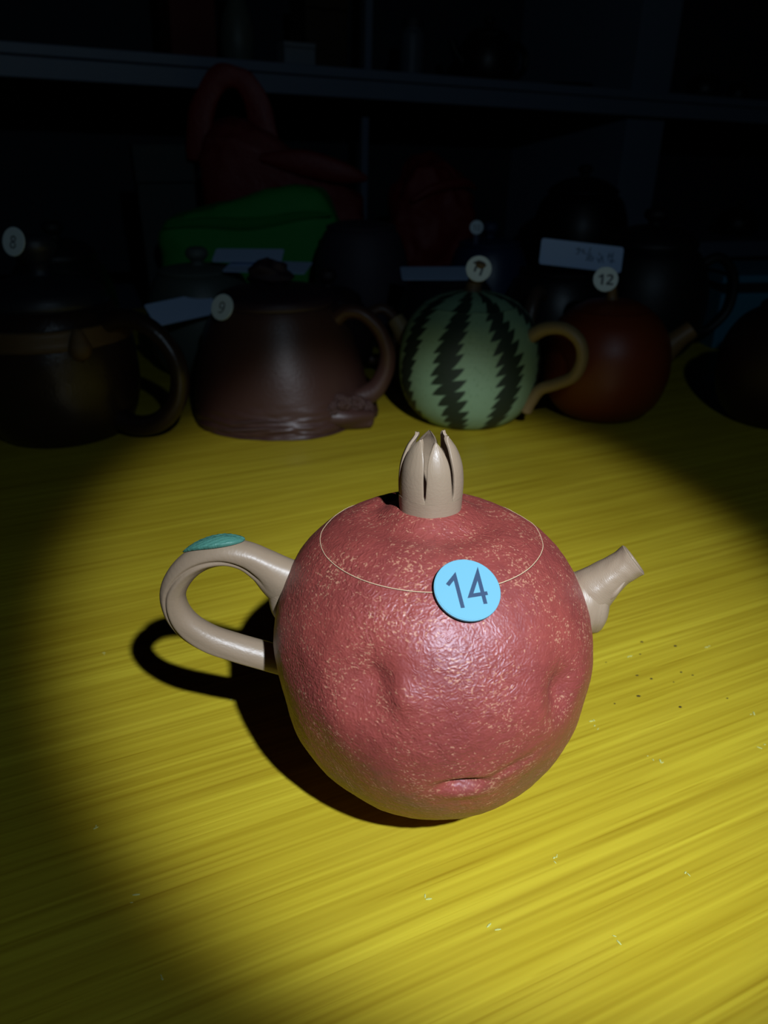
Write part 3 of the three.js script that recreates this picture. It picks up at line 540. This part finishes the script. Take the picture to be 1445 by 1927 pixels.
// ---------------------------------------------------------------- bags at the back of the table
function softBody(w, h, d, { power = 2.6, rough = 0.12, freq = 9, top = null, seed0 = 0 } = {}) {
  const s = (c, e) => Math.sign(c) * Math.abs(c) ** (2 / e);
  return grid(120, 80, (u, v) => {
    const a = u * Math.PI * 2, p = (v - 0.5) * Math.PI, cp = s(Math.cos(p), power), q = [0.5 * w * cp * s(Math.sin(a), power), 0.5 * h * s(Math.sin(p), power), -0.5 * d * cp * s(Math.cos(a), power)];
    const k = 1 + rough * (noise(q[0] * freq * 3 + seed0, q[1] * freq * 3, q[2] * freq * 3) + 0.5 * noise(q[0] * freq * 8 + seed0, q[1] * freq * 8, q[2] * freq * 8));
    let y = h / 2 + q[1] * k; if (top) y = y > h * 0.3 ? h * 0.3 + (y - h * 0.3) * top(q[0] / w + 0.5) : y;
    return [q[0] * k, Math.max(0, y), q[2] * k];
  }, { wrapU: true, flip: true, uv: (u, v) => [u * 0.4, v * 0.2] });
}
{
  const t = thing('green_bag', 'bright green soft cloth bag behind the teapots', 'bag', [-0.130, 0, -0.815], 0.02);
  const m = new THREE.MeshStandardMaterial({ color: 0x24a040, roughness: 0.7, bumpMap: clayBump, bumpScale: 0.0003 });
  part('bag_body', softBody(0.175, 0.128, 0.052, { power: 4.2, rough: 0.05, freq: 8, top: (x) => mix(0.78, 1.06, smooth(0.05, 0.95, x)) }), m, t);
  part('fold', grid(60, 12, (u, v) => { const c = v * Math.PI * 2, k = Math.sin(Math.PI * u) ** 0.5; return [mix(-0.078, 0.082, u), 0.094 + 0.010 * u + 0.002 * Math.sin(u * 9) + 0.006 * k * Math.sin(c), 0.0245 + 0.0042 * k * Math.cos(c)]; }, { wrapV: true }), m, t);
}
const redPlastic = new THREE.MeshPhysicalMaterial({ color: 0x7a080c, roughness: 0.5, bumpMap: clayBump, bumpScale: 0.0006 });
{
  const t = thing('red_plastic_bag', 'large crumpled red plastic bag with one handle loop standing up', 'bag', [-0.103, 0, -0.885], 0.05);
  part('bag_body', softBody(0.166, 0.190, 0.044, { power: 4, rough: 0.08, freq: 9, seed0: 5, top: (x) => mix(1.04, 0.55, smooth(0.12, 0.95, x)) }), redPlastic, t);
  part('handle_loop', swept([[-0.080, 0.150, 0.004, 0.014, 0.003], [-0.078, 0.190, 0.004, 0.012, 0.003], [-0.060, 0.221, 0.004, 0.011, 0.003], [-0.038, 0.222, 0.004, 0.010, 0.003], [-0.022, 0.200, 0.004, 0.012, 0.003], [-0.012, 0.150, 0.004, 0.016, 0.003]], { n: 60, m: 24, shape: (th, tt) => 1 + 0.25 * noise(tt * 7, Math.cos(th), Math.sin(th)) }), redPlastic, t);
  part('flap', swept([[-0.020, 0.152, 0.022, 0.004, 0.003], [0.020, 0.148, 0.026, 0.012, 0.004], [0.060, 0.139, 0.028, 0.010, 0.004], [0.084, 0.133, 0.026, 0.003, 0.002]], { n: 40, m: 24 }), redPlastic, t);
}
{
  const t = thing('red_plastic_bag', 'smaller crumpled red plastic bag behind the purple clay teapot', 'bag', [0.052, 0, -0.905], 0.35);
  part('bag_body', softBody(0.095, 0.15, 0.06, { power: 2.6, rough: 0.16, freq: 10, seed0: 11, top: (x) => mix(1.08, 0.92, smooth(0.2, 0.9, x)) }), redPlastic, t);
  part('fold', swept([[-0.035, 0.112, 0.026, 0.003, 0.003], [-0.010, 0.124, 0.030, 0.005, 0.004], [0.022, 0.128, 0.027, 0.005, 0.004], [0.040, 0.122, 0.018, 0.002, 0.002]], { n: 40, m: 20 }), redPlastic, t);
}

// ---------------------------------------------------------------- things on the shelf
function shelfThing(name, label, category, s, tt, d) { const t = thing(name, label, category); t.position.copy(onShelf(s, tt, d)); t.quaternion.copy(shelfQ); return t; }
function box(name, label, s, tt, d, w, h, dep, hex, lidHex) {
  const t = shelfThing(name, label, 'box', s, tt, d), m = new THREE.MeshStandardMaterial({ color: hex, roughness: 0.7, bumpMap: clayBump, bumpScale: 0.0002 });
  const a = slab(w, h * 0.78, dep, 0.002), b = slab(w * 1.02, h * 0.215, dep * 1.02, 0.002); a.translate(0, h * 0.39, 0); b.translate(0, h * 0.8925, 0);
  part('base', a, m, t); part('lid', b, lidHex ? new THREE.MeshStandardMaterial({ color: lidHex, roughness: 0.7 }) : m, t); return t;
}
const T0 = 0.0049;
box('red_box', 'dark red box standing upright on the shelf', 0.198, T0, -0.09, 0.05, 0.13, 0.06, 0x5a1408);
box('white_box', 'small pale box on the shelf left of the thin post', 0.318, T0, -0.07, 0.038, 0.026, 0.03, 0x8a9098);
box('brown_box', 'dark brown box on the shelf beside the thin post', 0.376, T0, -0.15, 0.055, 0.09, 0.06, 0x3a2a18);
{
  const t = shelfThing('grey_vase', 'slim grey green vase on the shelf right of the red box', 'vase', 0.252, T0, -0.08), m = clay(0x5a625a, 0.45);
  part('body', turned([[0, 0.0005], [0.012, 0], [0.016, 0.004], [0.0195, 0.022], [0.017, 0.045], [0.010, 0.065], [0.009, 0.085], [0.013, 0.098], [0.0115, 0.098], [0.008, 0.085], [0, 0.08]], { seg: 48, n: 60 }), m, t);
}
{
  const t = shelfThing('glass_jar', 'tall pale glass jar on the shelf right of the thin post', 'jar', 0.478, T0, -0.09), m = new THREE.MeshPhysicalMaterial({ color: 0x56606c, roughness: 0.5 });
  part('body', turned([[0, 0.0012], [0.010, 0.001], [0.0138, 0.0012], [0.015, 0.004], [0.015, 0.045], [0.012, 0.052], [0.011, 0.056]], { seg: 48, n: 40 }), m, t);
  part('lid', turned([[0.0125, 0.056], [0.0128, 0.064], [0.011, 0.066], [0, 0.0662]], { seg: 40, n: 20 }), clay(0x30343a, 0.5), t);
}
function shelfPot(label, s, tt, d, r, h, opt = {}) {
  const t = darkPot('shelf_teapot', label, [0, 0], opt.hex ?? 0x121212, { r, h, ...opt }); t.position.copy(onShelf(s, tt, d)); t.quaternion.copy(shelfQ); return t;
}
shelfPot('black teapot with handle and spout on the upper shelf left of the wide upright', 0.600, T0, -0.11, 0.040, 0.056, { handle: true, spout: true });
{
  const t = shelfThing('dark_saucer', 'flat dark saucer on the upper shelf touching the wide upright', 'saucer', 0.716, T0, -0.08);
  part('dish', turned([[0, 0.001], [0.018, 0], [0.022, 0.002], [0.032, 0.006], [0.0325, 0.0075], [0.022, 0.0045], [0, 0.004]], { seg: 60, n: 40 }), clay(0x100e0e, 0.4), t);
}
shelfPot('rounder black teapot on the upper shelf right of the wide upright', 0.972, T0, -0.09, 0.026, 0.030, { knob: false });
shelfPot('small black teapot at the right edge of the upper shelf', 1.042, T0, -0.09, 0.018, 0.024, { knob: false });
shelfPot('black teapot on the lower shelf right of the wide upright', 1.085, -0.1888, -0.08, 0.034, 0.036, { hex: 0x0e0e0e });
{
  const t = thing('glossy_jar', 'big glossy dark jar at the back of the table behind the writing card', 'jar', [0.245, 0, -1.055]), m = clay(0x0c0d10, 0.42);
  part('body', turned([[0, 0.0005], [0.036, 0], [0.044, 0.004], [0.056, 0.035], [0.058, 0.070], [0.050, 0.098], [0.040, 0.108]], { seg: 80, n: 60 }), m, t);
  const lid = part('lid', turned([[0.042, 0.108], [0.0425, 0.112], [0.028, 0.122], [0.010, 0.127], [0, 0.1275]], { seg: 60, n: 30 }), m, t);
  part('knob', turned([[0.006, 0.1265], [0.0055, 0.130], [0.009, 0.135], [0.006, 0.140], [0, 0.141]], { seg: 32, n: 20 }), m, lid);
}
{
  const t = thing('grey_box', 'dull grey box standing behind the green bag', 'box', [-0.228, 0, -0.895], 0.35), m = new THREE.MeshStandardMaterial({ color: 0x3c4444, roughness: 0.8, bumpMap: clayBump, bumpScale: 0.0002 });
  const a = slab(0.058, 0.128, 0.034, 0.002), b = slab(0.060, 0.036, 0.036, 0.002); a.translate(0, 0.064, 0); b.translate(0, 0.1465, 0);
  part('base', a, m, t); part('lid', b, m, t);
}

renderer.render(scene, camera);
